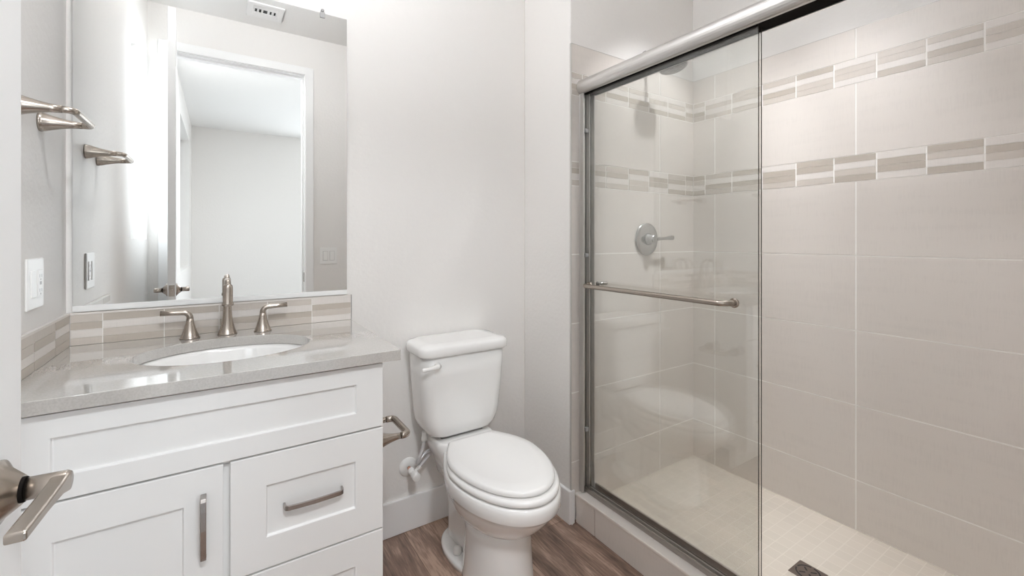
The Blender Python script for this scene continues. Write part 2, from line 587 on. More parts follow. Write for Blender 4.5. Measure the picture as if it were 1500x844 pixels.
# listed from the near end (small y) to the corner
b1r = ['LMDM', 'MLDM', 'LMML', 'MLDM', 'MMLD', 'LMML', 'DLMM', 'MLDM', 'MDLM', 'LMLM', 'LMLD'][-11:]
b2r = ['DLMD', 'LDDL', 'DLML', 'LDML', 'DMLD', 'LDDL', 'DLMD', 'DDLM', 'LDDM', 'DLDM', 'MLDM', 'DMLD'][-12:]
nb = len([j for j in bj if YD < j < YS]) + 1
tiled_wall('wall_tile_right', 'y', XR, YD, YS, [1.3546, 0.7376, 0.1206], bj,
           ['LMML', 'MLDM', 'DLML', 'LMML', 'MLDM', 'MMLD', 'LMML', 'DLMM', 'MLDM', 'MMLM', 'LMLM', 'MLDM'][-nb:],
           ['DLMD', 'LDDL', 'MLDM', 'LDML', 'DMLD', 'LDDL', 'DLMD', 'DDLM', 'LDDM', 'DLDM', 'MLDM', 'DMLD'][-nb:], -1,
           'large beige linen tiles with two striped bands on the shower right wall')
bk = [1.3530, 1.5006, 1.6520, 1.8018, 1.9500, 2.098]
tiled_wall('wall_tile_back', 'x', YS, XP + 0.002, XR, [1.286 - 0.02, 1.8862], bk,
           ['MLDM', 'MLDM', 'MLDL', 'MLDM', 'LMLD', 'LMLD', 'MLDM'],
           ['MDLM', 'MDLM', 'MDLM', 'DLMM', 'LDDL', 'MDLD', 'DMLD'], -1,
           'beige linen tiles with two striped bands on the shower back wall')
tiled_wall('wall_tile_front', 'x', YD + 0.008, 1.31, XR, [1.8862], [], [], [], 1,
           'beige linen tiles on the near end wall of the shower')
q = MB().box(XP - 0.0005, XP + 0.0025, YS - 0.001, YS + 0.008, 0.13, 2.112)
q.box(XP + 0.0025, XR, YS - 0.0008, YS + 0.007, 2.1105, 2.1125)
q.box(XR - 0.0008, XR + 0.007, YD, YS, 2.1105, 2.1125)
structure(q.build('trim_3', mat('tile_edge_strip', (0.55, 0.53, 0.51), 0.35, 0.3)), 'thin edge strip finishing the shower tile', 'tile trim')

# shower curb, tiled front and sill cap
q = MB()
CX = 1.3115
q.box(CX + 0.006, 1.43, YD + 0.016, YS, 0, 0.118, 1)
Jc = [YD + 0.016, 0.1267, 0.744, 1.3611, YS]
for u0, u1 in zip(Jc, Jc[1:]):
    q.box(CX, CX + 0.007, u0 + G, u1 - G, 0.002, 0.1165, 0)
    q.box(1.429, 1.436, u0 + G, u1 - G, SF + 0.001, 0.1165, 0)
curb = structure(q.build('trim_4', [M['tile'], M['grout']]), 'low tiled curb along the shower opening', 'shower curb')
MB().box(CX - 0.004, 1.44, YD + 0.016, YS, 0.118, 0.130).build('sill_cap', mat('marble_sill', (0.80, 0.745, 0.70), 0.3), curb, bevel=0.003)

# ------------------------------------------------------------------ shower door frame
fr = thing('shower_door_frame', (1.365, 0.76, 0.13), 'satin metal frame of the sliding shower door above and below the glass', 'shower door frame')
y0, y1 = YD + 0.0085, YS
zc = 1.926
hw_ = []
for k in range(13):
    a = PI / 2 + PI * k / 12
    hw_.append((1.341 + 0.023 * math.cos(a), zc + 0.031 * math.sin(a)))
poly = hw_ + [(1.3425, zc - 0.031), (1.3425, zc - 0.012), (1.409, zc - 0.012), (1.409, zc - 0.031), (1.412, zc - 0.031), (1.412, zc + 0.031)]
MB().prism(poly, 'y', y0, y1, smooth=False).build('header_rail', M['satin'], fr)
MB().box(1.3430, 1.4085, y0 + 0.001, y1 - 0.001, zc - 0.029, zc - 0.0125).build('header_channel', M['black'], fr)
q = MB()
q.box(1.352, 1.410, y0, y1, 0.130, 0.137); q.box(1.352, 1.357, y0, y1, 0.137, 0.152)
q.box(1.372, 1.375, y0, y1, 0.137, 0.150); q.box(1.402, 1.410, y0, y1, 0.137, 0.158)
q.build('bottom_track', mat('brushed_track', (0.42, 0.385, 0.36), 0.42, 1.0), fr, bevel=0.001)
for nm, ya, yb in (('wall_jamb', y1 - 0.028, y1 - 0.0005), ('wall_jamb', y0 + 0.0005, y0 + 0.028)):
    q = MB()
    z0, z1 = 0.137, zc - 0.031
    web = (yb - 0.004, yb) if yb > 1 else (ya, ya + 0.004)
    q.box(1.333, 1.404, web[0], web[1], z0, z1)
    q.box(1.333, 1.339, ya, yb, z0, z1); q.box(1.3675, 1.3715, ya, yb, z0, z1); q.box(1.398, 1.404, ya, yb, z0, z1)
    jb = q.build(nm, M['satin'], fr, bevel=0.0008)
    if yb > 1:
        for zz in (0.40, 1.17, 1.72):
            MB().box(1.345, 1.362, ya - 0.003, ya + 0.012, zz, zz + 0.018).build('bumper', M['clip'], jb, bevel=0.002)


def glass_panel(x, ya, yb, label):
    root = thing('shower_door_panel', (x, (ya + yb) / 2, 0.145), label, 'glass shower door')
    z0, z1 = 0.146, zc - 0.022
    q = MB()
    t = 0.003
    q.box(x - t, x + t, ya, yb, z0, z1)
    o = q.build('glass_sheet', [M['glass'], M['glass_edge']], root)
    for f in o.data.polygons:
        if abs(f.normal.x) < 0.5: f.material_index = 1
    return root


outer = glass_panel(1.3535 + 0.001, 0.7055, 1.462, 'outer clear glass shower panel carrying the long towel bar')
inner = glass_panel(1.3855, 0.7135, 1.462, 'inner clear glass shower panel behind the towel bar panel')
# towel bar on the outer panel
xb, zb = 1.301, 1.050
pts = [(1.351, 0.7775, zb), (1.334, 0.778, zb)] + \
      [(xb + 0.033 - 0.033 * math.sin(a), 0.811 - 0.033 * math.cos(a), zb) for a in [PI / 2 * k / 8 for k in range(9)]] + \
      [(xb, 1.0, zb), (xb, 1.2, zb)] + \
      [(xb + 0.033 - 0.033 * math.cos(a), 1.395 + 0.033 * math.sin(a), zb) for a in [PI / 2 * k / 8 for k in range(9)]] + \
      [(1.351, 1.428, zb)]
bar = MB().tube(pts, 0.0093, 16).build('towel_bar', M['nickel'], outer)
for yy in (0.7775, 1.428):
    MB().lathe([(0.014, 0), (0.0155, 0.002), (0.0155, 0.007), (0.013, 0.010)], (1.3515, yy, zb), (-1, 0, 0), 24).build('mount_ring', M['nickel'], bar)
# pull knob on the inside of the inner panel
q = MB().lathe([(0.010, 0), (0.010, 0.006), (0.006, 0.010), (0.006, 0.020), (0.0085, 0.024), (0.0085, 0.055), (0.007, 0.058)],
               (1.389, 1.425, zb + 0.003), (1, 0, 0), 20)
q.build('inner_knob', M['chrome'], inner)

# ------------------------------------------------------------------ shower fittings
sv = thing('shower_valve', (1.778, YS, 1.25), 'round satin shower valve plate with lever handle on the back tile', 'shower valve')
q = MB().lathe([(0.081, 0), (0.082, 0.003), (0.080, 0.007), (0.060, 0.012), (0.035, 0.014)], (1.778, YS, 1.25), (0, -1, 0), 48)
q.build('escutcheon', M['chrome'], sv)
q = MB().lathe([(0.030, 0.012), (0.029, 0.022), (0.024, 0.030), (0.022, 0.050), (0.020, 0.056), (0.012, 0.059)], (1.778, YS, 1.25), (0, -1, 0), 32)
q.build('hub', M['chrome'], sv)
yv = YS - 0.046
q = MB().tube([(1.790, yv, 1.25), (1.815, yv - 0.002, 1.251), (1.845, yv - 0.004, 1.253), (1.875, yv - 0.006, 1.255), (1.905, yv - 0.008, 1.257), (1.914, yv - 0.008, 1.2575)],
              [0.011, 0.0085, 0.0072, 0.0085, 0.0125, 0.0115], 16, flat=0.9, flat_dir=(0, -1, 0))
q.build('lever', M['chrome'], sv)

hx = 1.776
sh = thing('overhead_shower', (hx, YS, 2.16), 'round shower head on a bent arm high on the back shower wall', 'shower head')
MB().lathe([(0.030, 0), (0.030, 0.004), (0.016, 0.012), (0.011, 0.013)], (hx, YS, 2.16), (0, -1, 0), 32).build('flange', M['chrome'], sh)
arm = smoothcurve([(hx, YS - 0.005, 2.16), (hx, YS - 0.05, 2.17), (hx, YS - 0.095, 2.165), (hx, YS - 0.13, 2.135), (hx, YS - 0.148, 2.106)], 6)
MB().tube(arm, 0.0095, 14).build('arm', M['chrome'], sh)
hd = Vector((0, -0.22, -1)).normalized()
hc = Vector((hx, YS - 0.160, 2.060))
q = MB().lathe([(0.012, -0.045), (0.015, -0.036), (0.014, -0.026), (0.020, -0.020), (0.052, -0.012), (0.066, -0.006), (0.067, 0.000), (0.064, 0.003), (0.0, 0.0035)], hc, hd, 40)
body = q.build('shower_head', M['chrome'], sh)
m = mat('nozzle_rubber', (0.33, 0.32, 0.31), 0.5)
nt, b = nodes(m)
vo = N(nt, 'ShaderNodeTexVoronoi'); vo.inputs['Scale'].default_value = 130
nt.links.new(coords(nt), vo.inputs['Vector'])
rr = N(nt, 'ShaderNodeValToRGB'); rr.color_ramp.elements[0].color = (0.12, 0.115, 0.11, 1); rr.color_ramp.elements[1].color = (0.30, 0.29, 0.28, 1)
rr.color_ramp.elements[0].position = 0.2; rr.color_ramp.elements[1].position = 0.6
nt.links.new(vo.outputs['Distance'], rr.inputs['Fac']); nt.links.new(rr.outputs['Color'], b.inputs['Base Color'])
q = MB().lathe([(0.0, 0.0034), (0.061, 0.0034), (0.061, 0.0050), (0.0, 0.0052)], hc, hd, 40)
q.build('spray_face', m, body)

# floor drain
dx, dy = 1.742, 0.735
dr = thing('shower_drain', (dx, dy, SF), 'square bronze drain grate set in the shower floor', 'drain')
h = 0.0455
MB().box(dx - h, dx + h, dy - h, dy + h, SF - 0.004, SF + 0.003).build('grate', M['drain'], dr, bevel=0.001)
q = MB()
for k in range(4):
    a0 = PI / 2 * k + 0.12
    arc = [(a0 + (PI / 2 - 0.24) * i / 10) for i in range(11)]
    inn = [(dx + 0.0335 * math.cos(a), dy + 0.0335 * math.sin(a)) for a in arc]
    out = [(dx + 0.0385 * math.cos(a), dy + 0.0385 * math.sin(a)) for a in reversed(arc)]
    q.prism(inn + out, 'z', SF + 0.0029, SF + 0.0034)
for k in range(4):
    a = PI / 2 * k + PI / 4
    c_, s_ = math.cos(a), math.sin(a)
    poly = [(dx + c_ * r_ - s_ * w_, dy + s_ * r_ + c_ * w_) for r_, w_ in ((0.010, -0.0028), (0.027, -0.0028), (0.029, 0), (0.027, 0.0028), (0.010, 0.0028), (0.008, 0))]
    q.prism(poly, 'z', SF + 0.0029, SF + 0.0034)
q.build('slots', M['dark'], dr)


# ------------------------------------------------------------------ ceiling lights out of the frame: shower can and added fill lights
def can_light(x, y, power, label, group, color=(0.96, 0.975, 1.0), size=0.12, spread=180):
    r_ = thing('ceiling_light', (x, y, CZ - 0.012), label, 'ceiling light')
    r1 = size / 2 + 0.004
    rings = [[(x + r2 * math.cos(2 * PI * k / 40), y + r2 * math.sin(2 * PI * k / 40), z2) for k in range(40)]
             for r2, z2 in ((r1, CZ - 0.008), (r1 + 0.006, CZ - 0.012), (r1 + 0.021, CZ - 0.008), (r1 + 0.021, CZ - 0.0003), (r1, CZ - 0.0003))]
    q = MB().loft(rings, closed=True)
    q.build('trim_ring', M['trim'], r_)
    MB().lathe([(0.0, 0), (size / 2 + 0.003, 0), (size / 2 + 0.003, 0.002), (0.0, 0.002)], (x, y, CZ - 0.004), (0, 0, 1), 40).build('lens', M['lamp'], r_)
    l = bpy.data.lights.new('can_lamp', 'AREA')
    l.shape = 'DISK'; l.size = size; l.energy = power; l.color = color; l.spread = math.radians(spread)
    o = bpy.data.objects.new('can_lamp', l)
    o.location = (0, 0, -0.004)
    o.parent = r_
    COL.objects.link(o)


can_light(1.776, 0.80, CAN_POWER, 'recessed ceiling light over the shower', None, spread=66)
sp_ = bpy.data.lights.new('can_wide', 'AREA')
sp_.shape = 'DISK'; sp_.size = 0.12; sp_.energy = CAN_WIDE; sp_.color = (0.96, 0.975, 1.0)
o = bpy.data.objects.new('can_wide', sp_)
o.location = (1.776, 0.80, CZ - 0.018)
COL.objects.link(o)
sp_ = bpy.data.lights.new('fill_spot', 'SPOT')      # extra spot added at the can to brighten the back wall
sp_.energy = SPOT_FILL_POWER; sp_.color = (0.96, 0.975, 1.0); sp_.shadow_soft_size = 0.05
sp_.spot_size = math.radians(64); sp_.spot_blend = 0.55
o = bpy.data.objects.new('fill_spot', sp_)
o.location = (1.776, 0.80, CZ - 0.020)
o.rotation_euler = (math.radians(24), 0, 0)
COL.objects.link(o)
# unseen opal globe added on the ceiling as fill light
gx, gy, gr = 0.30, 1.08, 0.09
gl = thing('fill_globe', (gx, gy, CZ - 0.20), 'unseen opal globe added on the ceiling as fill light', 'ceiling light')
MB().lathe([(0.075, 0), (0.078, 0.004), (0.078, 0.018), (0.075, 0.0195)], (gx, gy, CZ - 0.020), (0, 0, 1), 36).build('base', M['nickel'], gl)
gm = mat('fill_globe_opal', (0.9, 0.9, 0.9), 0.4)
gm.node_tree.nodes['Principled BSDF'].inputs['Emission Color'].default_value = (0.96, 0.975, 1.0, 1)
gm.node_tree.nodes['Principled BSDF'].inputs['Emission Strength'].default_value = GLOBE_FILL_POWER / (PI * 4 * PI * gr * gr)
MB().lathe([(gr * math.sin(PI * k / 20), gr * (1 - math.cos(PI * k / 20))) for k in range(21)], (gx, gy, CZ - 0.198), (0, 0, 1), 32).build('globe', gm, gl)
can_light(0.20, -0.65, HALL_FILL_POWER, 'unseen fill light added on the bedroom ceiling outside the doorway', None, (0.93, 0.965, 1.0), 0.30)

# ------------------------------------------------------------------ door leaf, hinged on the left jamb, opened into the room
leaf = bpy.data.objects.new('door_1', None)
COL.objects.link(leaf)
structure(leaf, 'white door opened against the left wall, edge and lever in view', 'door')
LW = 0.683           # leaf width
LT = 0.035
# local frame: y along the leaf from hinge to latch edge, x through the thickness (face x=0 looks right)


def lbuild(q, name, m_, parent=leaf, **k):
    return q.build(name, m_, parent, **k)


slab = lbuild(MB().box(-LT, 0, 0, LW, 0.012, 2.465), 'slab', M['trim'], bevel=0.002)
LZ = 0.980
ly = LW - 0.062


def lever(side):
    """side +1: on the right face, -1: on the left face"""
    x0 = 0.0 if side > 0 else -LT
    d = (side, 0, 0)
    q = MB().lathe([(0.034, 0), (0.034, 0.003), (0.026, 0.008), (0.0150, 0.021)], (x0, ly, LZ), d, 36)
    lv = lbuild(q, 'lever_handle', M['nickel'])
    q = MB().lathe([(0.0118, 0.018), (0.0118, 0.055), (0.0100, 0.0585), (0.0, 0.0590)], (x0, ly, LZ), d, 28)
    lbuild(q, 'spindle', M['nickel'], lv)
    MB().lathe([(0.0128, 0.0195), (0.0132, 0.0205), (0.0132, 0.0225), (0.0128, 0.0235)], (x0, ly, LZ), d, 28).build('ring', M['black'], lv)
    # flat blade running back toward the hinge
    xa, xc = sorted((x0 + side * 0.0435, x0 + side * 0.0590))
    q = MB()
    rings = []
    for t, zt, hh in ((0.0, LZ, 0.0105), (-0.02, LZ + 0.0015, 0.0070), (-0.06, LZ + 0.002, 0.0052), (-0.092, LZ + 0.002, 0.0050), (-0.112, LZ + 0.002, 0.0048)):
        rings.append([(xa, ly + t, zt - hh), (xc, ly + t, zt - hh), (xc, ly + t, zt + hh), (xa, ly + t, zt + hh)])
    q.loft(rings, smooth=False)
    lbuild(q, 'blade', M['nickel'], lv, bevel=0.0022)


lever(1)
lever(-1)
latch = lbuild(MB().box(-LT / 2 - 0.0125, -LT / 2 + 0.0125, LW - 0.001, LW + 0.0012, LZ - 0.029, LZ + 0.029), 'latch_plate', M['nickel'])
MB().box(-LT / 2 - 0.006, -LT / 2 + 0.006, LW, LW + 0.010, LZ - 0.008, LZ + 0.008).build('latch_bolt', M['nickel'], latch, bevel=0.002)
for zz in (0.22, 1.0, 1.62, 2.28):
    q = MB().box(-LT - 0.0015, -0.004, -0.004, 0.0, zz, zz + 0.10)
    q.lathe([(0.006, 0), (0.006, 0.104)], (-LT - 0.003, -0.006, zz - 0.002), (0, 0, 1), 14)
    lbuild(q, 'hinge', M['nickel'])
leaf.location = (-0.2345, 0.070, 0.0)
leaf.rotation_euler = (0, 0, -0.0580)

# ------------------------------------------------------------------ vanity cabinet
VX0, VX1, VY0, VY1 = -0.364, 0.3915, 1.27, YB - 0.004
vc = thing('vanity_cabinet', (0.014, 1.55, 0), 'white shaker vanity cabinet under the quartz worktop', 'vanity cabinet')
q = MB()
q.box(VX0, VX1, VY0 + 0.020, VY1, 0.10, 0.7) ; q.box(VX0, VX0 + 0.018, VY0 + 0.020, VY1, 0.7, 0.8985)
q.box(VX1 - 0.018, VX1, VY0 + 0.020, VY1, 0.7, 0.8985); q.box(VX0 + 0.018, VX1 - 0.018, VY0 + 0.020, VY0 + 0.036, 0.7, 0.8985)
q.build('carcass', M['cabinet'], vc, bevel=0.001)
MB().box(VX0 + 0.01, VX1 - 0.01, VY0 + 0.085, VY0 + 0.10, 0.0, 0.10).build('toe_kick', M['cabinet'], vc)
MB().box(XL + 0.001, VX0, VY0 + 0.012, VY0 + 0.03, 0.0, 0.8985).build('filler_strip', M['cabinet'], vc)


def shaker(name, x0, x1, z0, z1, rail=0.077, rail_z=0.079):
    q = MB()
    yf, yr, yb = VY0, VY0 + 0.0075, VY0 + 0.0195
    i0, i1, k0, k1 = x0 + rail, x1 - rail, z0 + rail_z, z1 - rail_z
    bm = q.bm
    O = [(x0, z0), (x1, z0), (x1, z1), (x0, z1)]
    I = [(i0, k0), (i1, k0), (i1, k1), (i0, k1)]
    c = 0.0018
    I2 = [(i0 + c, k0 + c), (i1 - c, k0 + c), (i1 - c, k1 - c), (i0 + c, k1 - c)]
    rings = [[bm.verts.new((p[0], yb, p[1])) for p in O], [bm.verts.new((p[0], yf, p[1])) for p in O],
             [bm.verts.new((p[0], yf, p[1])) for p in I], [bm.verts.new((p[0], yr, p[1])) for p in I2]]
    for a, d in zip(rings, rings[1:]):
        for i in range(4):
            j = (i + 1) % 4
            q.face([a[i], a[j], d[j], d[i]])
    q.face(rings[-1]); q.face(rings[0])
    return q.build(name, M['cabinet'], vc, bevel=0.0016, seg=2, angle=60)


def pull(parent, p0, p1, out=(0, -1, 0)):
    """flat arched bar pull between two points on the face"""
    a, c = Vector(p0), Vector(p1)
    o = Vector(out)
    L = (c - a).normalized()
    w = L.cross(o).normalized()
    pts, wid, thk = [], [], []
    prof = [(0.0, 0.0), (0.0, 0.45), (0.012, 0.75), (0.05, 0.86), (0.2, 0.93), (0.5, 1.0), (0.8, 0.93), (0.95, 0.86), (0.988, 0.75), (1.0, 0.45), (1.0, 0.0)]
    H = 0.027
    P = [a + (c - a) * t + o * (H * hh) for t, hh in prof]
    rings = []
    for i, p in enumerate(P):
        T = (P[min(i + 1, len(P) - 1)] - P[max(i - 1, 0)]).normalized()
        nrm = w.cross(T).normalized()
        hw, ht = 0.0060, 0.0026
        rings.append([p + w * hw + nrm * ht, p - w * hw + nrm * ht, p - w * hw - nrm * ht, p + w * hw - nrm * ht])
    q = MB().loft(rings, smooth=False)
    return q.build('handle', M['pull'], parent, bevel=0.0012)


shaker('false_drawer_front', VX0, VX1, 0.7135, 0.8935, 0.0745, 0.0500)
dl = shaker('door', VX0, 0.0060, 0.105, 0.7085)
tag(dl, 'left cabinet door with upright pull')
pull(dl, (-0.033, VY0, 0.505), (-0.033, VY0, 0.648))
d1 = shaker('drawer', 0.0200, VX1, 0.4215, 0.7085)
pull(d1, (0.1380, VY0 + 0.0075, 0.565), (0.2790, VY0 + 0.0075, 0.565))
d2 = shaker('drawer', 0.0200, VX1, 0.105, 0.4165)
pull(d2, (0.1380, VY0 + 0.0075, 0.262), (0.2790, VY0 + 0.0075, 0.262))

# ------------------------------------------------------------------ worktop with an oval sink cut-out
KX0, KX1, KY0, KY1, KZ0, KZ1 = XL + 0.001, 0.438, 1.251, YB, 0.90, 0.9297
SX, SY, SA, SB = 0.020, 1.548, 0.220, 0.165
q = MB()
n = 96


def rectpt(a):
    """point on the worktop outline in direction a from the sink centre"""
    c_, s_ = math.cos(a), math.sin(a)
    t = 1e9
    for lim, d_, o_ in ((KX1, c_, SX), (KX0, c_, SX), (KY1, s_, SY), (KY0, s_, SY)):
        if abs(d_) > 1e-9:
            k = (lim - o_) / d_
            if k > 1e-9: t = min(t, k)
    return (SX + c_ * t, SY + s_ * t)


angs = [2 * PI * k / n for k in range(n)]
for cx_, cy_ in ((KX0, KY0), (KX1, KY0), (KX1, KY1), (KX0, KY1)):
    angs.append(math.atan2(cy_ - SY, cx_ - SX) % (2 * PI))
angs = sorted(set(round(a, 9) for a in angs))


def oval(a, k=1.0, e=0):
    # direction a -> point on the ellipse
    c_, s_ = math.cos(a), math.sin(a)
    t = 1 / math.sqrt((c_ / (SA * k + e)) ** 2 + (s_ / (SB * k + e)) ** 2)
    return (SX + c_ * t, SY + s_ * t)


rings = [[(*oval(a), KZ0) for a in angs], [(*oval(a), KZ1 - 0.0015) for a in angs], [(*oval(a, 1, 0.0015), KZ1) for a in angs],
         [(*rectpt(a), KZ1) for a in angs], [(*rectpt(a), KZ0) for a in angs]]
q.loft(rings, smooth=False, closed=True)
wt = q.build('countertop', M['quartz'], None, bevel=0.0015, seg=2, angle=60)
tag(wt, 'pale speckled quartz worktop with an oval cut-out on the white vanity', 'countertop')

sk = thing('sink', (SX, SY, 0.75), 'white oval undermount basin set below the worktop', 'sink')
q = MB()
prof = [(1.0, 0.018, 0.8985), (1.0, 0.004, 0.8985), (0.985, 0, 0.885), (0.955, 0, 0.85), (0.88, 0, 0.81), (0.74, 0, 0.782), (0.52, 0, 0.768), (0.28, 0, 0.762), (0.10, 0, 0.760)]
outp = [(0.10, 0.0, 0.750), (0.52, 0.008, 0.757), (0.75, 0.009, 0.772), (0.90, 0.010, 0.802), (0.985, 0.010, 0.85), (1.0, 0.018, 0.892)]
rings = [[(*oval(2 * PI * i / 64, k, e_), z_) for i in range(64)] for k, e_, z_ in prof + outp]
q.loft(rings, closed=True)
q.build('basin', M['porcelain'], sk)
MB().lathe([(0.0, 0), (0.020, 0.0), (0.024, 0.003), (0.019, 0.006), (0.0, 0.005)], (SX, SY, 0.7585), (0, 0, 1), 32).build('drain_ring', M['nickel'], sk)

# ------------------------------------------------------------------ tile backsplashes
ST = {'L': 0, 'M': 1, 'D': 2}


def splash(name, axis, plane, joints, codes, sgn, label, tiltz=(0.9302, 1.0285)):
    q = MB()
    z0, z1 = tiltz
    h = (z1 - 0.006 - z0) / 4

    def bx(u0, u1, a, c, fc, mi):
        lo, hi = sorted((plane - sgn * 0.0085, fc))
        if axis == 'y': q.box(lo, hi, u0, u1, a, c, mi)
        else: q.box(u0, u1, lo, hi, a, c, mi)
    bx(min(joints), max(joints), z0, z1 - 0.002, plane - sgn * 0.0012, 3)
    bx(min(joints), max(joints), z1 - 0.006, z1, plane + sgn * 0.001, 0)
    for (u0, u1), c in zip(zip(joints, joints[1:]), codes):
        a, d = sorted((u0, u1))
        for k in range(4):
            t = z1 - 0.006 - k * h
            bx(a + 0.0012, d - 0.0012, t - h + 0.0006, t - 0.0006, plane, ST[c[k]])
    o = q.build(name, [M['strip_L'], M['strip_M'], M['strip_D'], M['grout']])
    return tag(o, label, 'backsplash')


bs = splash('backsplash', 'x', YB - 0.0090, [-0.375, -0.3021, -0.1528, -0.0033, 0.1434, 0.292, 0.4355],
            ['MDLM', 'DLMD', 'DLMD', 'MLDM', 'MLDM', 'LDML'], -1,
            'striped tile backsplash along the worktop under the mirror')
MB().box(0.4357, 0.4385, YB - 0.0095, YB - 0.0003, 0.9302, 1.0285).build('edge_strip', mat('grey_edge', (0.33, 0.32, 0.31), 0.5), bs)
splash('backsplash', 'y', XL + 0.0095, [YB - 0.0095, 1.6936, 1.5294, 1.38, 1.2515],
       ['DLDD', 'MDLD', 'MMLD', 'DLMD'], 1, 'short striped tile backsplash on the left wall beside the worktop')

# ------------------------------------------------------------------ faucet set
fa = thing('faucet', (0.02, 1.775, KZ1), 'brushed nickel widespread faucet with two levers behind the sink', 'faucet')
fx, fy, fz = 0.020, 1.778, KZ1
q = MB().lathe([(0.0285, 0.0), (0.0285, 0.003), (0.0265, 0.006), (0.0215, 0.020), (0.0170, 0.040), (0.0140, 0.062), (0.0125, 0.085), (0.0118, 0.110), (0.0108, 0.122), (0.0098, 0.126)], (fx, fy, fz), (0, 0, 1), 32)
q.build('spout_base', M['nickel'], fa)
R = 0.050
pts = [(fx, fy, fz + 0.115), (fx, fy, fz + 0.132)] + \
      [(fx, fy - R + R * math.cos(a), fz + 0.134 + R * math.sin(a)) for a in [PI * k / 20 for k in range(1, 20)]] + \
      [(fx, fy - 2 * R, fz + 0.134)]
q = MB().tube(pts, [0.0105, 0.0098] + [0.0094] * (len(pts) - 2), 20)
sp = q.build('spout', M['nickel'], fa)
q = MB().lathe([(0.0098, 0.0), (0.0130, 0.004), (0.0140, 0.011), (0.0142, 0.056), (0.0162, 0.060), (0.0162, 0.067), (0.0120, 0.068)], (fx, fy - 2 * R, fz + 0.176), (0, 0, -1), 28)
q.build('spout_tip', M['nickel'], sp)


def faucet_handle(x, y, side):
    q = MB().lathe([(0.0275, 0), (0.0275, 0.003), (0.0250, 0.006), (0.0195, 0.020), (0.0145, 0.038), (0.0110, 0.054), (0.0098, 0.064)], (x, y, fz), (0, 0, 1), 30)
    hd_ = q.build('handle', M['nickel'], fa)
    r0 = 0.018
    c_, s_ = math.cos(0.12), math.sin(0.12)
    pts = [(x, y, fz + 0.060), (x, y, fz + 0.066)] + \
          [(x + side * (r0 - r0 * math.cos(a)), y - 0.001, fz + 0.066 + r0 * math.sin(a)) for a in [PI / 2 * k / 8 for k in range(1, 9)]] + \
          [(x + side * 0.045, y - 0.002, fz + 0.0850), (x + side * 0.076, y - 0.003, fz + 0.0865)]
    rad = [0.0097, 0.0095] + [0.0093 - 0.0012 * k / 8 for k in range(1, 9)] + [0.0078, 0.0084]
    MB().tube(pts, rad, 16).build('lever', M['nickel'], hd_)


faucet_handle(-0.082, 1.770, -1)
faucet_handle(0.124, 1.772, 1)

# ------------------------------------------------------------------ mirror
mr = thing('wall_mirror', (0.025, YB, 1.033), 'large frameless mirror over the vanity backsplash', 'mirror')
q = MB()
q.box(-0.370, 0.4205, YB - 0.0065, YB - 0.0005, 1.036, 2.124)
o = q.build('glass', [M['mirror'], mat('mirror_edge', (0.25, 0.26, 0.25), 0.3)], mr)
for f in o.data.polygons:
    if f.normal.y > -0.5: f.material_index = 1
q = MB()
q.box(-0.370, 0.4205, YB - 0.0105, YB - 0.0068, 1.0325, 1.0495)
q.box(-0.370, 0.4205, YB - 0.0105, YB - 0.0005, 1.0310, 1.0345)
q.build('bottom_channel', M['channel'], mr, bevel=0.0008)
q = MB().box(0.321, 0.339, YB - 0.0100, YB - 0.0067, 2.106, 2.128)
q.lathe([(0.006, 0), (0.006, 0.010), (0.003, 0.012)], (0.330, YB - 0.0005, 2.134), (0, -1, 0), 16)
q.build('clip', M['clip'], mr, bevel=0.001)
q = MB().box(-0.239, -0.221, YB - 0.0100, YB - 0.0067, 2.106, 2.128)
q.lathe([(0.006, 0), (0.006, 0.010), (0.003, 0.012)], (-0.230, YB - 0.0005, 2.134), (0, -1, 0), 16)
q.build('clip', M['clip'], mr, bevel=0.001)


# ------------------------------------------------------------------ twin-post bars (towel bar on the left wall, paper holder on the vanity)
def post_bar(name, x, y_a, y_b, z, label, cat, reach=0.100, thick=0.0080):
    """two flared posts standing out along +x from the face at x, joined by a slim bar"""
    t = thing(name, (x, (y_a + y_b) / 2, z), label, cat)
    prof = [(0.0245, 0), (0.0245, 0.005), (0.0232, 0.006), (0.0232, 0.010), (0.0185, 0.024), (0.0135, 0.042), (0.0100, 0.060), (0.0085, reach - 0.02)]
    for yy in (y_a, y_b):
        MB().lathe(prof, (x, yy, z), (1, 0, 0), 28).build('post', M['nickel'], t)
    c_ = 0.016
    s_ = 1 if y_b > y_a else -1
    xe = x + reach
    pts = [(xe - c_ - 0.008, y_a, z)] + \
          [(xe - c_ + c_ * math.sin(a), y_a + s_ * (c_ - c_ * math.cos(a)), z) for a in [PI / 2 * k / 6 for k in range(7)]] + \
          [(xe, (y_a + y_b) / 2, z)] + \
          [(xe - c_ + c_ * math.cos(a), y_b - s_ * (c_ - c_ * math.sin(a)), z) for a in [PI / 2 * k / 6 for k in range(7)]] + \
          [(xe - c_ - 0.008, y_b, z)]
    MB().tube(pts, thick, 14).build('bar', M['nickel'], t)
    return t


post_bar('towel_bar', XL, 1.605, 1.425, 1.550, 'short brushed nickel hand towel bar on the left wall', 'towel bar')
post_bar('paper_holder', VX1, 1.335, 1.480, 0.642, 'brushed nickel toilet paper holder on the vanity side', 'toilet paper holder', 0.100, 0.0105)


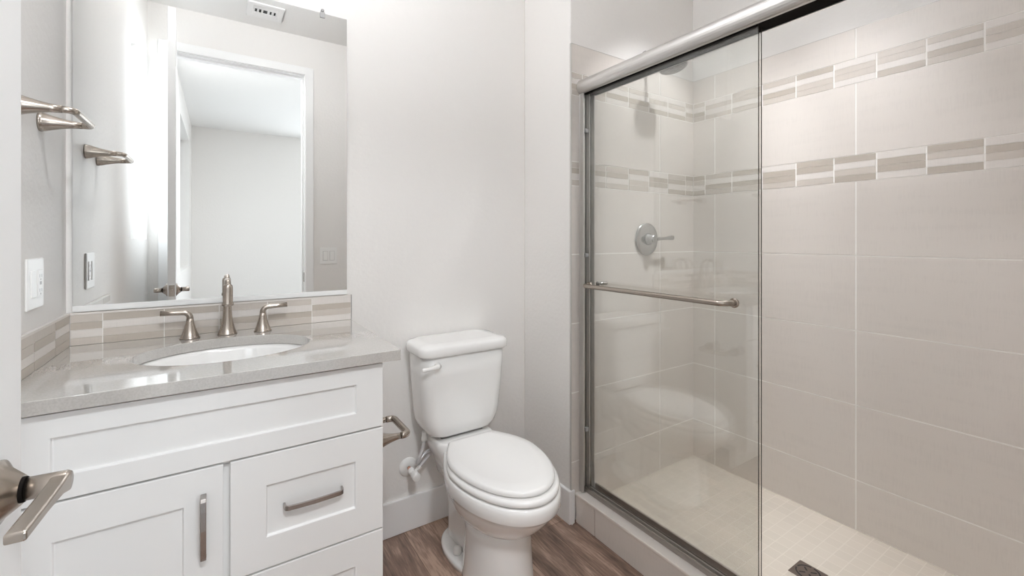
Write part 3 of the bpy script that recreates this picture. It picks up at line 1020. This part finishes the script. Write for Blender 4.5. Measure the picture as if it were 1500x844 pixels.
# ------------------------------------------------------------------ wall plates
def plate_left():
    y0, y1, z0, z1 = 1.499, 1.614, 1.078, 1.203
    t = thing('outlet_plate', (XL, (y0 + y1) / 2, (z0 + z1) / 2), 'white double wall plate with switch and outlet on the left wall', 'outlet')
    MB().box(XL, XL + 0.006, y0, y1, z0, z1).build('cover_plate', M['plastic'], t, bevel=0.003)
    zc_ = (z0 + z1) / 2
    for yc, kind in ((1.534, 'rocker'), (1.580, 'receptacle')):
        MB().box(XL + 0.004, XL + 0.0085, yc - 0.0165, yc + 0.0165, zc_ - 0.033, zc_ + 0.033).build(kind, M['plastic'], t, bevel=0.0015)
        if kind == 'receptacle':
            q = MB()
            for zz in (zc_ - 0.018, zc_ + 0.018):
                q.box(XL + 0.008, XL + 0.0088, yc - 0.008, yc - 0.006, zz - 0.004, zz + 0.004)
                q.box(XL + 0.008, XL + 0.0088, yc + 0.006, yc + 0.008, zz - 0.004, zz + 0.004)
                q.lathe([(0.0025, 0), (0.0025, 0.0008)], (XL + 0.008, yc, zz - 0.009), (1, 0, 0), 10)
            q.box(XL + 0.008, XL + 0.0088, yc - 0.006, yc + 0.006, zc_ - 0.004, zc_ + 0.004)
            q.build('slots', mat('outlet_slots', (0.45, 0.45, 0.45), 0.5), t)


plate_left()
t = thing('light_switch', (0.694, YD, 1.123), 'white double rocker light switch beside the doorway, in the mirror', 'light switch')
MB().box(0.632, 0.756, YD, YD + 0.006, 1.060, 1.186).build('cover_plate', M['plastic'], t, bevel=0.003)
for xc_ in (0.670, 0.718):
    MB().box(xc_ - 0.018, xc_ + 0.018, YD + 0.004, YD + 0.0068, 1.087, 1.159).build('surround', mat('rocker_gap', (0.55, 0.54, 0.53), 0.5), t)
    MB().box(xc_ - 0.0155, xc_ + 0.0155, YD + 0.006, YD + 0.0105, 1.0895, 1.1565).build('rocker', M['plastic'], t, bevel=0.002)

# ------------------------------------------------------------------ ceiling register, seen in the mirror
vx, vy = 0.250, 0.315
t = thing('ceiling_vent', (vx, vy, CZ - 0.012), 'white square ceiling air register with dark slots, in the mirror', 'vent')
q = MB()
a, i_ = 0.105, 0.072
q.box(vx - a, vx + a, vy - a, vy - i_, CZ - 0.010, CZ - 0.0005); q.box(vx - a, vx + a, vy + i_, vy + a, CZ - 0.010, CZ - 0.0005)
q.box(vx - a, vx - i_, vy - i_, vy + i_, CZ - 0.010, CZ - 0.0005); q.box(vx + i_, vx + a, vy - i_, vy + i_, CZ - 0.010, CZ - 0.0005)
q.build('frame', M['trim'], t, bevel=0.003)
MB().box(vx - i_, vx + i_, vy - i_, vy + i_, CZ - 0.0025, CZ - 0.0008).build('backing', M['dark'], t)
q = MB()
for k in range(2):
    yy = vy + i_ - 0.013 - 0.020 * k
    q.prism([(yy, CZ - 0.003), (yy - 0.010, CZ - 0.0095), (yy - 0.012, CZ - 0.0095), (yy - 0.002, CZ - 0.003)], 'x', vx - i_, vx + i_)
for k in range(6):
    xx = vx - i_ + 0.012 + 0.024 * k
    s_ = -1 if k < 3 else 1
    q.prism([(xx, CZ - 0.003), (xx + s_ * 0.010, CZ - 0.0095), (xx + s_ * 0.0125, CZ - 0.0095), (xx + s_ * 0.0025, CZ - 0.003)], 'y', vy - 0.030, vy + i_ - 0.048)
q.box(vx - i_, vx + i_, vy - i_, vy - 0.030, CZ - 0.0095, CZ - 0.003)
q.build('louvres', M['trim'], t)

# ------------------------------------------------------------------ toilet
TX = 0.857
to = thing('toilet', (TX, 1.50, 0), 'white two piece toilet between the vanity and the shower', 'toilet')


def egg(hw, yf, ym, yb, wb, z, n=72, ex=1.0, rb=0.02):
    """egg outline: half ellipse in front, sides drawing in to a rounded back"""
    P = []
    nf = n // 2
    for k in range(nf + 1):
        a = PI * k / nf
        P.append((TX + hw * math.cos(a), ym - (ym - yf) * math.sin(a), z))       # right -> front -> left
    nb_ = n // 4
    for k in range(1, nb_ + 1):
        s = k / nb_
        P.append((TX - (hw + (wb - hw) * s ** 1.7), ym + (yb - rb - ym) * s, z))
    P.append((TX - wb + rb * 0.3, yb - rb * 0.3, z)); P.append((TX - wb + rb, yb, z))
    P.append((TX + wb - rb, yb, z)); P.append((TX + wb - rb * 0.3, yb - rb * 0.3, z))
    for k in range(nb_, 0, -1):
        s = k / nb_
        P.append((TX + (hw + (wb - hw) * s ** 1.7), ym + (yb - rb - ym) * s, z))
    return P


q = MB()
q.loft([egg(*r_) for r_ in (
    (0.090, 1.275, 1.42, 1.57, 0.060, 0.228),
    (0.116, 1.248, 1.42, 1.59, 0.075, 0.234),
    (0.129, 1.222, 1.42, 1.61, 0.082, 0.246),
    (0.143, 1.196, 1.415, 1.63, 0.088, 0.264),
    (0.156, 1.172, 1.41, 1.64, 0.092, 0.286),
    (0.166, 1.152, 1.405, 1.65, 0.095, 0.308),
    (0.174, 1.135, 1.40, 1.66, 0.097, 0.330),
    (0.178, 1.126, 1.40, 1.66, 0.098, 0.346),
    (0.184, 1.114, 1.40, 1.665, 0.100, 0.350),
    (0.1865, 1.110, 1.40, 1.665, 0.101, 0.356),
    (0.1870, 1.108, 1.40, 1.665, 0.101, 0.386),
    (0.185, 1.111, 1.40, 1.665, 0.101, 0.397),
    (0.181, 1.116, 1.40, 1.660, 0.099, 0.402))])
q.loft([rrect(hx_, 0.090, TX, 1.706, 0.04, z_) for hx_, z_ in ((0.080, 0.26), (0.092, 0.31), (0.110, 0.35), (0.124, 0.38), (0.130, 0.405), (0.128, 0.424), (0.120, 0.431))])
q.build('bowl', M['porcelain'], to)
# round column under the bowl and the narrower trapway behind it
q = MB()
q.loft([[(TX + hx_ * math.cos(2 * PI * k / 56), yc_ + hy_ * math.sin(2 * PI * k / 56), z_) for k in range(56)] for hx_, hy_, yc_, z_ in (
    (0.124, 0.158, 1.400, 0.0), (0.122, 0.156, 1.400, 0.02), (0.116, 0.150, 1.400, 0.11), (0.112, 0.146, 1.400, 0.20), (0.113, 0.147, 1.400, 0.245))])
q.build('pedestal', M['porcelain'], to)
q = MB()
q.loft([rrect(hx_, 0.135, TX, 1.590, 0.05, z_) for hx_, z_ in ((0.068, 0.0), (0.064, 0.06), (0.066, 0.16), (0.078, 0.26), (0.095, 0.30))])
q.build('trapway', M['porcelain'], to)
# foot with the bolts
q = MB()
foot = lambda k, z_, f: [(TX + (0.119 - k) * math.copysign(abs(math.cos(a)) ** 0.8, math.cos(a)), 1.575 + (0.165 - k) * math.copysign(abs(math.sin(a)) ** 0.9, math.sin(a)), z_) for a in [2 * PI * i / 56 for i in range(56)]]
q.loft([foot(0, 0, 0), foot(0, 0.014, 0), foot(0.003, 0.020, 0), foot(0.010, 0.024, 0), foot(0.045, 0.026, 0)])
q.build('foot', M['porcelain'], to)
for sx_ in (-1, 1):
    MB().lathe([(0.0155, 0), (0.0155, 0.018), (0.0135, 0.025), (0.007, 0.029), (0, 0.0295)], (TX + sx_ * 0.085, 1.560, 0.023), (0, 0, 1), 24).build('bolt_cap', M['plastic'], to)
# seat ring and lid
q = MB()
q.loft([egg(*r_) for r_ in (
    (0.177, 1.121, 1.41, 1.600, 0.110, 0.4045),
    (0.1820, 1.115, 1.41, 1.600, 0.112, 0.4085),
    (0.183, 1.114, 1.41, 1.600, 0.112, 0.415),
    (0.1815, 1.116, 1.41, 1.600, 0.112, 0.4225),
    (0.174, 1.126, 1.41, 1.598, 0.110, 0.4265))])
q.build('seat', M['seat'], to)
q = MB()
q.loft([egg(*r_) for r_ in (
    (0.168, 1.144, 1.425, 1.604, 0.108, 0.4290),
    (0.1745, 1.136, 1.425, 1.606, 0.111, 0.431),
    (0.1755, 1.134, 1.425, 1.606, 0.112, 0.438),
    (0.1735, 1.137, 1.425, 1.605, 0.110, 0.445),
    (0.166, 1.147, 1.425, 1.600, 0.104, 0.4495),
    (0.140, 1.190, 1.425, 1.580, 0.080, 0.4515))])
q.build('lid', M['seat'], to)
for sx_ in (-1, 1):
    q = MB()
    q.lathe([(0.012, -0.026), (0.014, -0.022), (0.014, 0.022), (0.012, 0.026)], (TX + sx_ * 0.072, 1.618, 0.412), (1, 0, 0), 18)
    q.box(TX + sx_ * 0.072 - 0.02, TX + sx_ * 0.072 + 0.02, 1.603, 1.633, 0.401, 0.412)
    q.build('seat_hinge', M['seat'], to, bevel=0.001)
# tank
TC = 0.852
q = MB()
q.loft([rrect(hx_, (1.822 - yf_) / 2, TC, (1.822 + yf_) / 2, r_, z_) for hx_, yf_, r_, z_ in (
    (0.105, 1.668, 0.045, 0.440), (0.125, 1.655, 0.048, 0.443), (0.142, 1.645, 0.05, 0.452), (0.158, 1.638, 0.05, 0.472),
    (0.169, 1.634, 0.05, 0.500), (0.176, 1.631, 0.05, 0.540), (0.182, 1.628, 0.05, 0.61), (0.188, 1.625, 0.05, 0.70), (0.191, 1.622, 0.05, 0.784))])
tk = q.build('tank', M['porcelain'], to)
MB().box(TC - 0.095, TC + 0.095, 1.672, 1.78, 0.431, 0.4405).build('tank_gasket', mat('dark_gasket', (0.12, 0.115, 0.11), 0.6), to)
q = MB()
q.loft([rrect(hx_, (1.828 - yf_) / 2, TC, (1.828 + yf_) / 2, r_, z_) for hx_, yf_, r_, z_ in (
    (0.198, 1.614, 0.045, 0.782), (0.202, 1.611, 0.048, 0.785), (0.204, 1.608, 0.05, 0.792), (0.204, 1.608, 0.05, 0.812),
    (0.200, 1.612, 0.048, 0.820), (0.190, 1.622, 0.042, 0.8255), (0.150, 1.660, 0.03, 0.828))])
q.build('tank_lid', M['porcelain'], to)
q = MB().lathe([(0.014, 0), (0.014, 0.005), (0.010, 0.010), (0.010, 0.018)], (0.716, 1.628, 0.750), (0, -1, 0), 20)
q.tube([(0.722, 1.608, 0.751), (0.710, 1.604, 0.751), (0.690, 1.601, 0.749), (0.668, 1.600, 0.747), (0.648, 1.601, 0.747), (0.643, 1.601, 0.747)],
       [0.0085, 0.0115, 0.0085, 0.0075, 0.0082, 0.005], 14, flat=0.75, flat_dir=(0, 1, 0))
q.build('flush_lever', M['plastic'], tk)

# ------------------------------------------------------------------ water supply stop
ws = thing('supply_valve', (0.675, YB, 0.270), 'white water stop valve with looped hose on the wall left of the toilet', 'supply valve')
vz = 0.270
MB().lathe([(0.040, 0), (0.040, 0.002), (0.034, 0.008), (0.014, 0.012)], (0.675, YB, vz), (0, -1, 0), 32).build('wall_flange', M['plastic'], ws)
MB().lathe([(0.008, 0), (0.008, 0.030)], (0.675, YB - 0.010, vz), (0, -1, 0), 16).build('pipe', M['copper'], ws)
q = MB().lathe([(0.013, 0), (0.0145, 0.004), (0.0145, 0.020), (0.011, 0.024), (0.011, 0.038), (0.0155, 0.041), (0.017, 0.050), (0.017, 0.068), (0.0135, 0.072), (0.004, 0.073)], (0.675, YB - 0.036, vz), (0, -1, 0), 22)
q.lathe([(0.008, 0), (0.008, 0.018), (0.010, 0.020), (0.010, 0.032)], (0.680, YB - 0.068, vz + 0.004), (0.75, 0, 0.66), 16)
q.build('valve_body', M['plastic'], ws, bevel=0.0006)
hp = smoothcurve([(0.700, YB - 0.068, 0.292), (0.724, YB - 0.068, 0.312), (0.745, YB - 0.070, 0.334), (0.740, YB - 0.076, 0.352),
                  (0.716, YB - 0.082, 0.346), (0.692, YB - 0.088, 0.326), (0.682, YB - 0.094, 0.322), (0.688, YB - 0.096, 0.342), (0.706, YB - 0.093, 0.378), (0.714, YB - 0.090, 0.412)], 8)
MB().tube(hp, 0.0078, 12).build('hose', M['braid'], ws)
q = MB().lathe([(0.014, 0), (0.014, 0.014), (0.012, 0.016), (0.012, 0.036)], (0.714, YB - 0.090, 0.408), (0, 0, 1), 8)
q.build('hose_nut', M['plastic'], ws)
